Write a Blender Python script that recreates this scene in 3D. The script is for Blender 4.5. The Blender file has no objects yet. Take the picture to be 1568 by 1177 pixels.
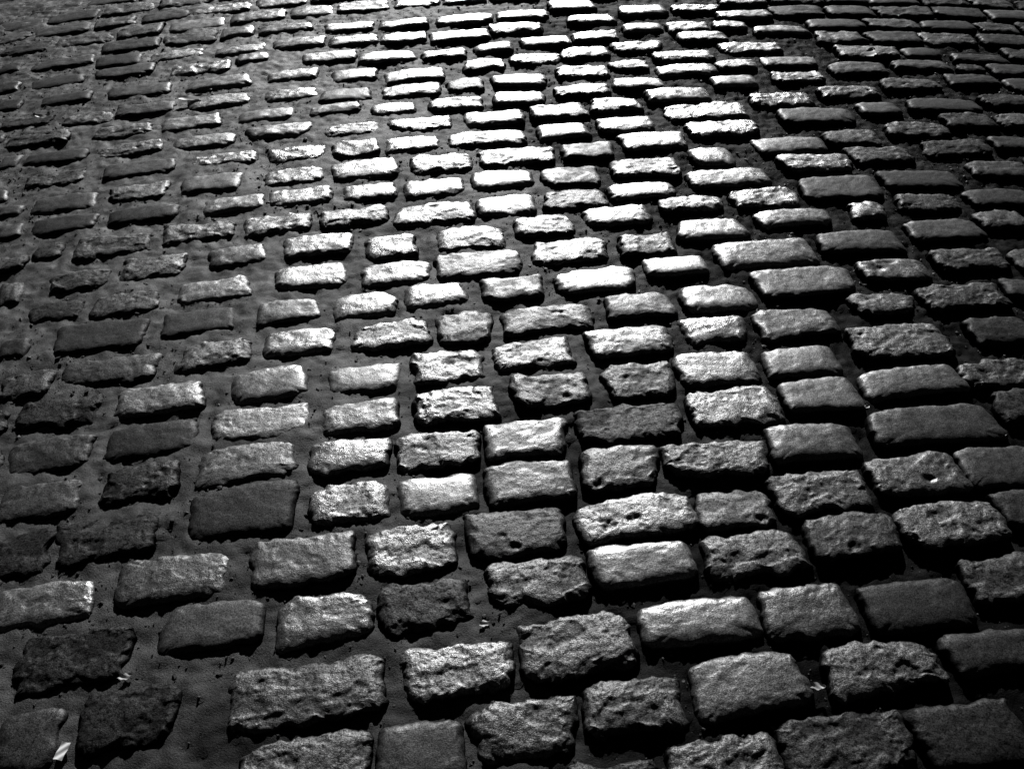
import bpy, math, numpy as np
from mathutils import Vector
rng=np.random.default_rng(7)
sc=bpy.context.scene
# ---------------- camera calibration (estimated from image pixels, 1568x1176) -------------
F=1524.0; PITCH=math.radians(41.5); H=1.75; TH=math.radians(8.0)
cp,sp=math.cos(PITCH),math.sin(PITCH)
def camber(X,Y):   # crowned carriageway
    d=np.abs(X-0.2)
    return np.where(d<3.2,-0.022*d*d,-0.022*3.2*3.2-0.02*(np.minimum(d,9)-3.2))+0*Y
def unproj(x,y):
    a=(x-784)/F; b=(y-588)/F
    dx=a; dy=cp-b*sp; dz=-(sp+b*cp)
    z=0.
    for _ in range(6):
        t=(H-z)/(-dz); z=float(camber(dx*t,dy*t))
    return np.array([dx*t,dy*t])
def proj(X,Y,Z=None):
    if Z is None: Z=float(camber(X,Y))
    dz=Z-H
    zc=Y*cp-dz*sp; yc=-(Y*sp+dz*cp)
    return 784+F*X/zc, 588+F*yc/zc, zc
eu=np.array([math.cos(TH),math.sin(TH)]); ev=np.array([-math.sin(TH),math.cos(TH)])

CAT="""
40 1130 95 88 m1;195 1095 140 84 r0;465 1165 200 75 r2;643 1148 130 85 s1;805 1108 150 76 r2;970 1072 145 72 r2
1147 1040 168 82 m2;1350 1012 170 68 r2;1540 988 170 55 s0;1112 1168 165 66 r2;1300 1138 190 82 r1;1490 1120 160 84 m0
940 1190 130 44 r1;470 1055 235 84 r2;702 1018 165 70 r3;885 982 168 78 r2;1072 943 180 60 s3;1238 930 135 70 m2
1410 925 158 74 s0;1545 880 120 62 r1;110 1003 165 78 r0;325 948 150 70 s1;497 940 145 62 m3;652 920 135 66 r1
825 885 145 62 r2;985 858 150 54 s3;1155 838 145 62 r2;1310 812 140 62 p1;1458 797 155 58 r2;1575 775 80 52 m0
60 920 160 58 m3;265 880 165 68 m2;462 852 155 66 m2;628 835 125 64 r3;790 812 146 64 p1;973 785 175 56 p3
1127 775 110 54 p2;1258 745 135 58 r2;1405 722 135 54 p2;1540 706 125 58 s1;30 845 90 60 r0;160 818 150 64 r0
370 775 160 70 s0;533 765 115 52 r3;670 752 118 50 s3;812 732 130 56 m2;950 710 112 54 p2;1097 698 152 48 r2
1245 668 130 52 s2;1430 645 190 54 s1;58 762 125 52 m1;215 735 115 48 r0;377 702 145 54 m2;535 692 118 44 m3
670 685 122 46 r3;805 665 120 48 m3;965 642 150 48 r1;1123 618 132 50 r3;1257 600 110 46 s2;1397 578 152 38 s2
1530 568 110 36 r1;75 692 125 46 m1;232 668 135 46 s0;398 643 145 44 m3;550 633 118 40 m3;697 615 122 42 r4
845 593 112 42 r2;980 577 105 42 r2;1097 557 115 44 m3;1227 548 108 40 s2;1375 518 150 44 r2;1535 500 95 33 m0
90 628 120 36 r0;243 608 130 38 m3;412 583 112 42 s3;557 573 112 38 s2;685 555 103 42 r3;817 537 118 38 r3
965 517 123 36 m3;1095 498 92 32 m4;1222 488 122 38 m2;1353 458 90 28 r2;1475 450 120 30 r1;40 585 75 36 r1
167 563 142 36 m1;327 537 107 36 r2;457 518 103 33 m4;598 507 112 33 r4;710 497 80 42 r2;837 483 135 34 p2
980 463 100 31 m2;1100 449 108 34 s4;1233 428 145 40 s2;1370 408 95 27 p2;1487 393 105 27 r1;1572 437 60 24 m0
20 530 42 26 m0;153 510 135 40 s0;303 488 108 32 s0;442 470 92 30 m2;558 462 92 32 m4;667 447 90 29 m4
785 438 90 28 m2;912 424 115 30 s4;1035 401 92 24 s4;1172 380 145 36 s4;1317 365 118 28 s1;1447 347 110 26 s1
1535 332 72 23 r1;85 472 80 24 r0;193 460 102 30 r1;328 441 107 28 m3;475 419 105 30 m4;605 413 103 28 m3
733 400 128 33 m2;873 381 113 31 r3;990 370 80 27 r2;1090 348 97 28 s4;1215 327 110 20 s4;1330 318 48 22 r3
1422 305 95 21 r1;1530 298 92 22 s0;15 445 36 32 r1;120 425 88 26 r1;235 405 93 28 r2;362 386 85 26 m2
487 370 102 26 m4;600 373 75 30 r3;722 358 100 30 r3;832 341 82 26 r3;945 325 100 24 m4;1058 306 92 20 r4
1170 297 95 22 r4;1288 283 115 29 s1;1410 270 115 23 s0;1530 255 85 20 m1;75 382 42 20 r0;172 373 118 27 r1
302 351 105 22 r2;423 338 100 24 r3;542 328 102 22 r3;665 322 115 27 r3;775 311 85 24 m4;880 301 92 24 r2
983 287 95 22 m4;1115 265 118 22 m4;1253 245 103 22 r4;1350 232 92 20 r1;1465 222 98 19 r0;1552 215 62 18 m0
15 352 34 21 m1;98 340 95 23 s0;220 325 105 22 s0;358 308 90 20 m4;460 297 95 20 m4;567 289 78 19 m4
665 283 88 22 m3;768 270 92 22 s4;875 265 86 22 m2;990 252 100 23 r3;1090 234 60 24 m4;1210 217 105 20 s2
1305 206 78 18 r1;1405 193 95 18 r1;15 320 35 15 m1;98 307 97 23 s1;212 290 88 19 r2;323 277 90 22 s2
450 265 85 20 r3;558 255 98 23 m4;675 245 90 22 r4;792 235 112 21 r3;900 227 75 20 m2;1000 211 95 21 m4
1107 193 105 20 r4;1252 173 110 20 s1;1347 162 60 16 s1;1445 158 105 16 s0;1540 150 70 15 r0;85 270 90 18 r1
213 255 108 19 s1;342 239 103 16 r3;453 231 80 18 r4;545 223 68 18 r3;630 215 82 18 m4;745 206 116 18 r3
862 197 75 17 s4;958 186 80 18 m4;1080 165 120 20 r4;1198 148 90 16 r4;1302 136 90 14 r2;1395 125 85 14 r1
1490 118 75 13 m0;15 245 32 17 m1;83 238 95 16 s0;198 224 95 16 r2;312 212 92 16 m3;427 196 95 16 s4
540 193 80 14 r3;645 186 95 16 r4;757 176 88 18 m4;855 167 82 17 r3;943 156 72 16 r4;1037 140 92 16 s4
1125 120 66 14 s4;1222 114 78 12 r3;57 211 95 17 r1;188 197 88 16 r2;292 184 88 17 m3;407 172 82 14 s4
512 163 76 11 m2;602 162 65 14 m4;697 154 80 14 r4;795 147 76 14 m4;891 134 80 14 r3;978 122 75 14 m4
1050 103 90 14 m4;1128 95 58 11 r3;40 183 75 14 r0;135 177 75 14 r2;222 164 90 14 m1;335 150 95 16 m4
445 140 78 14 m4;335 124 95 15 s4;543 111 68 14 s4;447 110 75 12 m4;635 110 90 15 m3;630 134 88 14 m4
712 126 52 15 r2;795 119 78 14 m4;893 106 78 14 r4;965 95 55 12 r3;1048 82 88 12 r4;1150 68 92 12 r4
1210 90 80 12 m2;1330 76 90 14 r2;1410 95 85 12 m1;1500 85 80 11 m0;15 158 35 14 m0;100 148 75 14 s0
213 136 96 16 s1;12 130 34 13 m1;85 122 82 14 s0;190 107 88 14 s1;305 102 90 14 r3;97 93 94 12 m1
15 102 35 12 m0;270 80 80 12 r3;367 72 76 11 m4;505 83 80 12 m4;592 83 85 13 m4;680 78 62 10 r3
742 95 60 12 r3;755 69 55 10 m4;820 86 74 12 r4;895 77 70 12 r4;975 66 74 12 r3;835 59 74 10 m4
910 51 70 11 r4;985 38 60 10 s4;1075 52 72 11 r3;458 62 76 12 s4;542 58 75 12 m4;617 54 72 12 r4
705 50 90 12 m4;790 39 78 12 r4;905 25 70 10 m4;985 12 70 11 s4;1140 20 82 10 m4;1195 42 80 10 m3
437 40 80 10 s4;535 37 74 10 m4;617 33 72 10 m4;710 26 84 11 m4;800 18 78 10 m4;1065 9 70 9 r4
"""
stones=[]
for ln in CAT.replace('\n',';').split(';'):
    ln=ln.strip()
    if not ln: continue
    p=ln.split(); cx,cy,w,h=map(float,p[:4]); k=p[4][0]; t=int(p[4][1])  # CAT centre and size are in image pixels
    P=unproj(cx,cy); e=0.01
    x0,y0,_=proj(*(P-e*eu)); x1,y1,_=proj(*(P+e*eu)); du=abs(x1-x0)/(2*e)
    x0,y0,_=proj(*(P-e*ev)); x1,y1,_=proj(*(P+e*ev)); dv=abs(y1-y0)/(2*e)
    stones.append([P@eu,P@ev,w/du/2+.002,h/dv/2+.006,k,t,1])
GU,GV=0.012,0.016
for it in range(4):
    for i in range(len(stones)):
        for j in range(i+1,len(stones)):
            a,b=stones[i],stones[j]
            pu=a[2]+b[2]+GU-abs(a[0]-b[0]); pv=a[3]+b[3]+GV-abs(a[1]-b[1])
            if pu>1e-4 and pv>1e-4:
                ax,sz,pn=(0,2,pu) if pu<pv else (1,3,pv)
                s=1 if a[ax]<b[ax] else -1
                q=pn/4
                a[sz]=max(a[sz]-q,.03); b[sz]=max(b[sz]-q,.03); a[ax]-=s*q; b[ax]+=s*q
U0,U1,V0,V1=-4.6,5.2,-0.6,9.5
S=np.array([[s[0],s[1],s[2],s[3]] for s in stones])
fill=[]
def clear(u,v,hu,hv):
    return not ((np.abs(S[:,0]-u)<S[:,2]+hu+GU)&(np.abs(S[:,1]-v)<S[:,3]+hv+GV)).any()
v=V0
while v<V1:
    u=U0+rng.uniform(0,.2)
    hv=rng.uniform(.052,.064); vv=v+hv
    while u<U1:
        hu=rng.uniform(.095,.14); ok=False
        P=u*eu+vv*ev
        px,py,zc=proj(P[0]+hu,P[1])
        for (a,b) in ((hu,hv),(hu*.8,hv*.9),(hu*.6,hv*.85),(hu*.5,hv*.7)):
            if clear(u+a,vv,a,b):
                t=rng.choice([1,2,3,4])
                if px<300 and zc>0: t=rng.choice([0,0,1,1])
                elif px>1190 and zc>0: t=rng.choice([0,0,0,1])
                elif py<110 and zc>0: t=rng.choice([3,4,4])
                fill.append([u+a,vv,a,b,rng.choice(list('smrr')),int(t),0]); ok=True
                u+=2*a+rng.uniform(.018,.03); break
        if not ok: u+=.02
    v+=2*hv+rng.uniform(.034,.048)
allst=stones+fill

# ---------------- noise -----------------
LAT=rng.random((256,256))*2-1
def vn(x,y):
    xi=np.floor(x).astype(int); yi=np.floor(y).astype(int)
    fx=x-xi; fy=y-yi
    fx=fx*fx*fx*(fx*(fx*6-15)+10); fy=fy*fy*fy*(fy*(fy*6-15)+10)
    a=LAT[xi&255,yi&255]; b=LAT[(xi+1)&255,yi&255]; c=LAT[xi&255,(yi+1)&255]; d=LAT[(xi+1)&255,(yi+1)&255]
    return (a*(1-fx)+b*fx)*(1-fy)+(c*(1-fx)+d*fx)*fy
def fbm(x,y,o=3,g=.5):
    r=0;a=1.
    for i in range(o):
        r=r+a*vn(x*.8+y*.6+17.3*i,y*.8-x*.6-9.1*i); x=x*2.03;y=y*2.03;a*=g
    return r
def axis(n,k):
    i=np.linspace(-1,1,n); inner=i*(1.25-.25*i*i)
    q=np.linspace(0,1,k+1)[1:]
    return np.concatenate([-(1+q[::-1]),inner,1+q])
pc=unproj(50,30)
def slurry(X,Y):
    # cement slurry washed into the joints, mostly left of the crown
    return 1/(1+np.exp((X+0.22+.45*vn(X*2.3+3,Y*2.3)+.2*vn(X*7,Y*7))*4.0))
def patch(X,Y):
    return np.exp(-(((X-pc[0]+.25)/.5)**2+((Y-pc[1]-.3)/.6)**2)**2)
def ground_z(X,Y):
    return -0.026+0.014*slurry(X,Y)+0.008*patch(X,Y)+0.0050*fbm(X*9,Y*9,3,.6)+(0.0032-.0014*slurry(X,Y))*fbm(X*45,Y*45,4,.75)+camber(X,Y)

VV=[];FF=[];CC=[];off=0
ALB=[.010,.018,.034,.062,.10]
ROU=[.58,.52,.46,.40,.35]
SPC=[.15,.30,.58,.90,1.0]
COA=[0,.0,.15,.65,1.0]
W2=[]
for (u,v,hu,hv,k,t,from_px) in allst:
    P=u*eu+v*ev
    X,Y,zc=proj(P[0],P[1])
    vis=zc>0.3 and -120<X<1690 and -80<Y<1300
    size=F*hu*2/zc if zc>0.3 else 0
    if vis: n1=int(np.clip(size*.48,24,84)); n2=int(np.clip(n1*.6,14,48)); kk=4
    else: n1,n2,kk=12,8,3
    s=axis(n1,kk)[:,None]; tt=axis(n2,kk)[None,:]
    s,tt=np.broadcast_arrays(s,tt)
    cs=np.clip(s,-1,1); ct=np.clip(tt,-1,1)
    qs=np.maximum(np.abs(s)-1,0); qt=np.maximum(np.abs(tt)-1,0); q=np.maximum(qs,qt)
    n=rng.uniform(4.5,10)
    rr=np.maximum(np.abs(cs),np.abs(ct))+1e-9
    fac=rr/((np.abs(cs)**n+np.abs(ct)**n)**(1/n)+1e-9)
    x=hu*cs*fac; y=hv*ct*fac
    dE=np.minimum(hu*(1-np.abs(cs)),hv*(1-np.abs(ct)))
    b=.007
    ox=np.where(qs>0,np.sign(s)*qs/np.maximum(q,1e-9),0); oy=np.where(qt>0,np.sign(tt)*qt/np.maximum(q,1e-9),0)
    so=np.sin(q*math.pi/2)*b
    x=x+ox*so; y=y+oy*so
    o1,o2=rng.uniform(0,200,2)
    ir={'s':.0038,'m':.0052,'r':.0076,'p':.006}[k]
    edge=rr**2
    wx=ir*fbm(x*26+o1,y*26+o2,3,.6)*edge; wy=ir*fbm(x*26+o2,y*26-o1,3,.6)*edge
    tr1,tr2,sk=rng.normal(0,.04,3)
    x2=x*(1+tr1*ct)+wx+sk*y; y2=y*(1+tr2*cs)+wy+rng.normal(0,.004)*cs**2
    if k=='s': A1,A2,A3,dm=.0010,.0003,.0004,rng.uniform(.001,.005)
    elif k=='m': A1,A2,A3,dm=.0011,.0005,.0009,rng.uniform(.001,.004)
    elif k=='p': A1,A2,A3,dm=.0013,.0006,.0012,rng.uniform(.001,.003)
    else: A1,A2,A3,dm=.0016,.0008,.0020,rng.uniform(.000,.003)
    zz=A1*fbm(x*16+o1,y*16+o2,2)+A2*fbm(x*80+o2,y*80+o1,3,.6)
    msk=np.clip(fbm(x*19+o2*1.3,y*26+o1*.7,4,.52)-.05,0,.6)/.6
    zz=zz-A3*1.7*msk**.7
    zz=zz-dm*(np.abs(cs)**4+np.abs(ct)**3)-(.0070+.0025*fbm(x*40+o1,y*40,2))*np.exp(-dE/.0065)
    if k in 'pr':
        for _ in range(rng.integers(1,3) if k=='p' else rng.integers(0,2)):
            px=rng.uniform(-.7,.7)*hu; py=rng.uniform(-.8,.8)*hv; R=rng.uniform(.009,.02) if k=='p' else rng.uniform(.005,.012)
            d=np.hypot((x-px)*rng.uniform(.7,1),y-py)/R+.3*fbm(x*90+o1,y*90,2)
            zz=zz-R*.4*np.clip(1-d**2,0,1)
    dep=.046
    zz=zz-dep*(1-np.cos(q*math.pi/2))
    ty=rng.normal(0,.015); tx=rng.normal(0,.016)
    zz=zz+ty*y+tx*x+rng.normal(0,.0018)-.004*float(patch(P[0],P[1]))
    a=TH+rng.normal(0,.022); ca,sa=math.cos(a),math.sin(a)
    WX=P[0]+x2*ca-y2*sa; WY=P[1]+x2*sa+y2*ca
    zz=zz+camber(WX,WY)
    VV.append(np.stack([WX.ravel(),WY.ravel(),zz.ravel()],1))
    A,B=s.shape
    idx=np.arange(A*B).reshape(A,B)+off
    FF.append(np.stack([idx[:-1,:-1].ravel(),idx[1:,:-1].ravel(),idx[1:,1:].ravel(),idx[:-1,1:].ravel()],1))
    off+=A*B
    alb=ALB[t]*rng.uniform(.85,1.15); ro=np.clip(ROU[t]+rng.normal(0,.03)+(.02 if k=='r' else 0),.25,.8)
    dirt_shade=np.clip(q*2.5+.8*msk*(A3>0.0008)*.5+.35*np.exp(-dE/.004),0,1).ravel()  # sides painted near black as shade; chipped hollows and rims get dirt
    CC.append(np.stack([np.full(A*B,alb),np.full(A*B,ro),dirt_shade,np.full(A*B,{'s':.2,'m':.55,'p':.75,'r':1.}[k])],1))
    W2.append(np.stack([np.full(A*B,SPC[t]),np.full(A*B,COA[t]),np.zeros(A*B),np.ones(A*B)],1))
def make_mesh(name,V,Fq,smooth=True,nv=4):
    me=bpy.data.meshes.new(name)
    me.vertices.add(len(V)); me.vertices.foreach_set('co',V.astype(np.float32).ravel())
    me.loops.add(len(Fq)*nv); me.loops.foreach_set('vertex_index',Fq.astype(np.int32).ravel())
    me.polygons.add(len(Fq)); me.polygons.foreach_set('loop_start',np.arange(0,len(Fq)*nv,nv,dtype=np.int32))
    me.polygons.foreach_set('loop_total',np.full(len(Fq),nv,dtype=np.int32))
    me.update(calc_edges=True); me.validate()
    me.polygons.foreach_set('use_smooth',np.full(len(me.polygons),smooth,dtype=bool))
    ob=bpy.data.objects.new(name,me); sc.collection.objects.link(ob); return ob
V=np.concatenate(VV);Fq=np.concatenate(FF);C=np.concatenate(CC)
setts=make_mesh("cobblestone_paving",V,Fq)
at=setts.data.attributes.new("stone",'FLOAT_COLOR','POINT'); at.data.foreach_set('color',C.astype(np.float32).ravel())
at=setts.data.attributes.new("polish",'FLOAT_COLOR','POINT'); at.data.foreach_set('color',np.concatenate(W2).astype(np.float32).ravel())

# ---------------- ground sheet -----------------
def spread(lo,hi,st,far):
    c=np.arange(lo,hi,st); g=[];d=st; x=hi
    while x<far: g.append(x); d*=1.35; x+=d
    g2=[];d=st;x=lo-st
    while x>-far: g2.append(x); d*=1.35; x-=d
    return np.concatenate([np.array(g2)[::-1],c,np.array(g)])
gx=spread(-3.4,3.6,.008,600.); gy=spread(0.5,5.4,.008,600.)
GX,GY=np.meshgrid(gx,gy,indexing='ij'); GZ=ground_z(GX,GY)
A,B=GX.shape; idx=np.arange(A*B).reshape(A,B)
GF=np.stack([idx[:-1,:-1].ravel(),idx[1:,:-1].ravel(),idx[1:,1:].ravel(),idx[:-1,1:].ravel()],1)
ground=make_mesh("ground",np.stack([GX.ravel(),GY.ravel(),GZ.ravel()],1),GF)
at=ground.data.attributes.new("fill",'FLOAT','POINT'); at.data.foreach_set('value',np.maximum(slurry(GX,GY),patch(GX,GY)).astype(np.float32).ravel())

# ---------------- grit in the joints -----------------
AS=np.array([[s[0],s[1],s[2],s[3]] for s in allst])
import bmesh
bm=bmesh.new(); bmesh.ops.create_icosphere(bm,subdivisions=1,radius=1); bv=np.array([x.co[:] for x in bm.verts]); bf=np.array([[x.index for x in f.verts] for f in bm.faces]); bm.free()
PV=[];PF=[];o=0;cnt=0
while cnt<14000:
    X=rng.uniform(-2.6,2.9); Y=rng.uniform(.6,5.0)
    if vn(np.array(X*3.1),np.array(Y*3.1))<rng.uniform(-.8,.4): continue
    pu=X*eu[0]+Y*eu[1]; pv=X*ev[0]+Y*ev[1]
    if ((np.abs(AS[:,0]-pu)<AS[:,2])&(np.abs(AS[:,1]-pv)<AS[:,3])).any(): continue
    r=min(.0012+rng.exponential(.0014),.008)
    vv=bv*(1+rng.normal(0,.3,(len(bv),1)))*np.array([1,rng.uniform(.5,.9),rng.uniform(.3,.6)])*r
    a=rng.uniform(0,6.28); c,s_=math.cos(a),math.sin(a)
    vv=np.stack([vv[:,0]*c-vv[:,1]*s_,vv[:,0]*s_+vv[:,1]*c,vv[:,2]],1)+np.array([X,Y,float(ground_z(np.array(X),np.array(Y)))+r*.15])
    PV.append(vv);PF.append(bf+o);o+=len(bv);cnt+=1
grit=make_mesh("gravel",np.concatenate(PV),np.concatenate(PF),False,3)

# ---------------- materials -----------------
def nn(nt,t,**k):
    n=nt.nodes.new(t)
    for a,b in k.items(): setattr(n,a,b)
    return n
def math_(nt,op,a,b=None,clamp=False):
    n=nt.nodes.new('ShaderNodeMath'); n.operation=op; n.use_clamp=clamp
    for i,z in enumerate((a,b)):
        if z is None: continue
        if isinstance(z,(int,float)): n.inputs[i].default_value=z
        else: nt.links.new(z,n.inputs[i])
    return n.outputs[0]
def noise(nt,co,scale,detail=3,rough=.55):
    n=nt.nodes.new('ShaderNodeTexNoise'); n.inputs['Scale'].default_value=scale; n.inputs['Detail'].default_value=detail; n.inputs['Roughness'].default_value=rough
    nt.links.new(co,n.inputs['Vector']); return n.outputs['Fac']
def mr(nt,v,a,b,c,d):
    n=nt.nodes.new('ShaderNodeMapRange'); nt.links.new(v,n.inputs[0])
    for i,z in enumerate((a,b,c,d)): n.inputs[i+1].default_value=z
    return n.outputs[0]
def grey(nt,col,sock):
    cb=nn(nt,'ShaderNodeCombineColor')
    for i in range(3): nt.links.new(col,cb.inputs[i])
    nt.links.new(cb.outputs[0],sock)
def newmat(name):
    m=bpy.data.materials.new(name); m.use_nodes=True; nt=m.node_tree; return m,nt,nt.nodes['Principled BSDF']
m,nt,bs=newmat("worn_wet_granite")
tc=nn(nt,'ShaderNodeTexCoord').outputs['Object']
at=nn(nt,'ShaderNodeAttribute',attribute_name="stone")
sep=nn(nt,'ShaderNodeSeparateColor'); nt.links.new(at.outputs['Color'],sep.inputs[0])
alb,ro,dirt_shade=sep.outputs[0],sep.outputs[1],sep.outputs[2]; rk=at.outputs['Alpha']
at2=nn(nt,'ShaderNodeAttribute',attribute_name="polish")
sep2=nn(nt,'ShaderNodeSeparateColor'); nt.links.new(at2.outputs['Color'],sep2.inputs[0])
n1=noise(nt,tc,300,3,.7); n2=noise(nt,tc,40,4,.6); n3=noise(nt,tc,125,3,.6)
spk=mr(nt,n1,.38,.64,.3,2.1)                      # mineral speckle
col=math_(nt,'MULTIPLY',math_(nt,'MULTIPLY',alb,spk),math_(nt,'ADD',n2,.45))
inv=math_(nt,'SUBTRACT',1.0,math_(nt,'MULTIPLY',dirt_shade,.95))
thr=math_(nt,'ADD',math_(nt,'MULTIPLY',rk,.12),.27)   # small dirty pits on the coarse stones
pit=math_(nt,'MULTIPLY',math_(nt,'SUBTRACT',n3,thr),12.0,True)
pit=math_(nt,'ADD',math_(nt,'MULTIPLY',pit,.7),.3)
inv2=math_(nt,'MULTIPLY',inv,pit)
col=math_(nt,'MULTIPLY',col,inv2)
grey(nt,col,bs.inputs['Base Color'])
r=math_(nt,'ADD',ro,math_(nt,'MULTIPLY',math_(nt,'SUBTRACT',n2,.5),.5)); r=math_(nt,'ADD',r,math_(nt,'MULTIPLY',dirt_shade,.3),True)
nt.links.new(r,bs.inputs['Roughness'])
bs.inputs['IOR'].default_value=1.7
sv=mr(nt,n1,.37,.62,.35,1.35)
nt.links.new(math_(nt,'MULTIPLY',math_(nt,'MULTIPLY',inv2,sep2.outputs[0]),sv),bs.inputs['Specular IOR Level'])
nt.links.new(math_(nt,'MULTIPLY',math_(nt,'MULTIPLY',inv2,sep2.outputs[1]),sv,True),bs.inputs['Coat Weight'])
nt.links.new(math_(nt,'MULTIPLY',r,.88),bs.inputs['Coat Roughness'])
h=math_(nt,'ADD',math_(nt,'MULTIPLY',n1,.75),math_(nt,'MULTIPLY',n3,.75))
bp=nn(nt,'ShaderNodeBump'); nt.links.new(h,bp.inputs['Height']); bp.inputs['Distance'].default_value=.0020
nt.links.new(math_(nt,'ADD',.25,math_(nt,'MULTIPLY',rk,.45)),bp.inputs['Strength'])
nt.links.new(bp.outputs[0],bs.inputs['Normal']); nt.links.new(bp.outputs[0],bs.inputs['Coat Normal'])
setts.data.materials.append(m)
m2,nt,bs=newmat("joint_dirt")
tc=nn(nt,'ShaderNodeTexCoord').outputs['Object']
fa=nn(nt,'ShaderNodeAttribute',attribute_name="fill").outputs['Fac']
n1=noise(nt,tc,260,4,.7); n2=noise(nt,tc,14,4,.6)
col=math_(nt,'MULTIPLY',math_(nt,'ADD',-.1,math_(nt,'MULTIPLY',n2,1.8),True),math_(nt,'ADD',.004,math_(nt,'MULTIPLY',fa,.024)))
col=math_(nt,'MULTIPLY',col,mr(nt,n1,.35,.65,.2,2.2))
grey(nt,col,bs.inputs['Base Color'])
bs.inputs['Roughness'].default_value=.60
nt.links.new(math_(nt,'MULTIPLY',math_(nt,'POWER',n2,1.6),math_(nt,'ADD',.06,math_(nt,'MULTIPLY',fa,.85))),bs.inputs['Specular IOR Level'])
bp=nn(nt,'ShaderNodeBump'); nt.links.new(n1,bp.inputs['Height']); bp.inputs['Distance'].default_value=.003; bp.inputs['Strength'].default_value=.7
nt.links.new(bp.outputs[0],bs.inputs['Normal'])
ground.data.materials.append(m2)
m3,nt,bs=newmat("grit")
tc=nn(nt,'ShaderNodeTexCoord').outputs['Object']
n1=noise(nt,tc,90,1,.5)
grey(nt,math_(nt,'MULTIPLY',math_(nt,'POWER',n1,4.5),.4),bs.inputs['Base Color'])
bs.inputs['Roughness'].default_value=.6; bs.inputs['Specular IOR Level'].default_value=.2
grit.data.materials.append(m3)

# ---------------- small litter -----------------
def sheet(name,px,py,w,l,rot,zoff,bend,base):
    P=unproj(px,py); n=14; m_=10
    vs=[];fs=[]
    for i in range(n):
        for j in range(m_):
            a=i/(n-1)*2-1; b=j/(m_-1)*2-1
            x=a*l/2; wd=w/2*base(a); y=b*wd
            z=zoff+bend*(a*a)+bend*.5*b*b+.0012*math.sin(5*a+3*b)
            c,s_=math.cos(rot),math.sin(rot)
            X=P[0]+x*c-y*s_; Y=P[1]+x*s_+y*c
            vs.append((X,Y,z+float(camber(P[0],P[1]))))
    for i in range(n-1):
        for j in range(m_-1):
            k=i*m_+j; fs.append((k,k+m_,k+m_+1,k+1))
    return make_mesh(name,np.array(vs),np.array(fs))
m4,nt,bs=newmat("paper"); bs.inputs['Base Color'].default_value=(.8,.8,.8,1); bs.inputs['Roughness'].default_value=.5
m5,nt,bs=newmat("dry_leaf"); bs.inputs['Base Color'].default_value=(.3,.3,.3,1); bs.inputs['Roughness'].default_value=.45
rect=lambda a:1.0
leafw=lambda a:max(.04,(1-a*a)**.7*(1+.15*math.sin(9*a)))
o=sheet("paper_scrap",94,1147,.018,.036,math.radians(80),-.004,.0005,rect); o.data.materials.append(m4)
for (px,py,w,l,r) in [(292,152,.045,.10,20),(1331,84,.05,.10,60),(66,180,.03,.06,10),(1328,618,.014,.022,80),(1250,1046,.016,.04,-10),(742,950,.016,.028,40),(190,1032,.015,.03,20),(1538,662,.01,.016,0)]:
    o=sheet("dry_leaf",px,py,w,l,math.radians(r),.004 if w>.02 else -.008,.008 if w>.02 else .003,leafw); o.data.materials.append(m5)

# ---------------- light -----------------
EL=math.radians(22.5); AZ=math.radians(0.3)
w=bpy.data.worlds.new("World"); sc.world=w; w.use_nodes=True; nt=w.node_tree
sky=nn(nt,'ShaderNodeTexSky'); sky.sky_type='NISHITA'; sky.sun_disc=False; sky.sun_elevation=EL; sky.sun_rotation=AZ
bw=nn(nt,'ShaderNodeRGBToBW'); nt.links.new(sky.outputs[0],bw.inputs[0])
bg=nt.nodes['Background']; nt.links.new(bw.outputs[0],bg.inputs[0]); bg.inputs[1].default_value=.006
ld=bpy.data.lights.new("sun",'SUN'); ld.energy=5; ld.angle=math.radians(.5); ld.color=(1,1,1)
lo=bpy.data.objects.new("sun",ld); sc.collection.objects.link(lo)
d=Vector((math.sin(AZ)*math.cos(EL),math.cos(AZ)*math.cos(EL),math.sin(EL)))
lo.rotation_euler=d.to_track_quat('Z','Y').to_euler(); lo.location=d*20
cam=bpy.data.cameras.new("camera"); co=bpy.data.objects.new("camera",cam); sc.collection.objects.link(co); sc.camera=co
cam.sensor_width=36; cam.lens=36*F/1568; cam.clip_end=2000; cam.clip_start=.05
co.location=(0,0,H); co.rotation_euler=(math.pi/2-PITCH,0,0)
sc.view_settings.view_transform='Standard'; sc.view_settings.look='None'; sc.view_settings.exposure=0
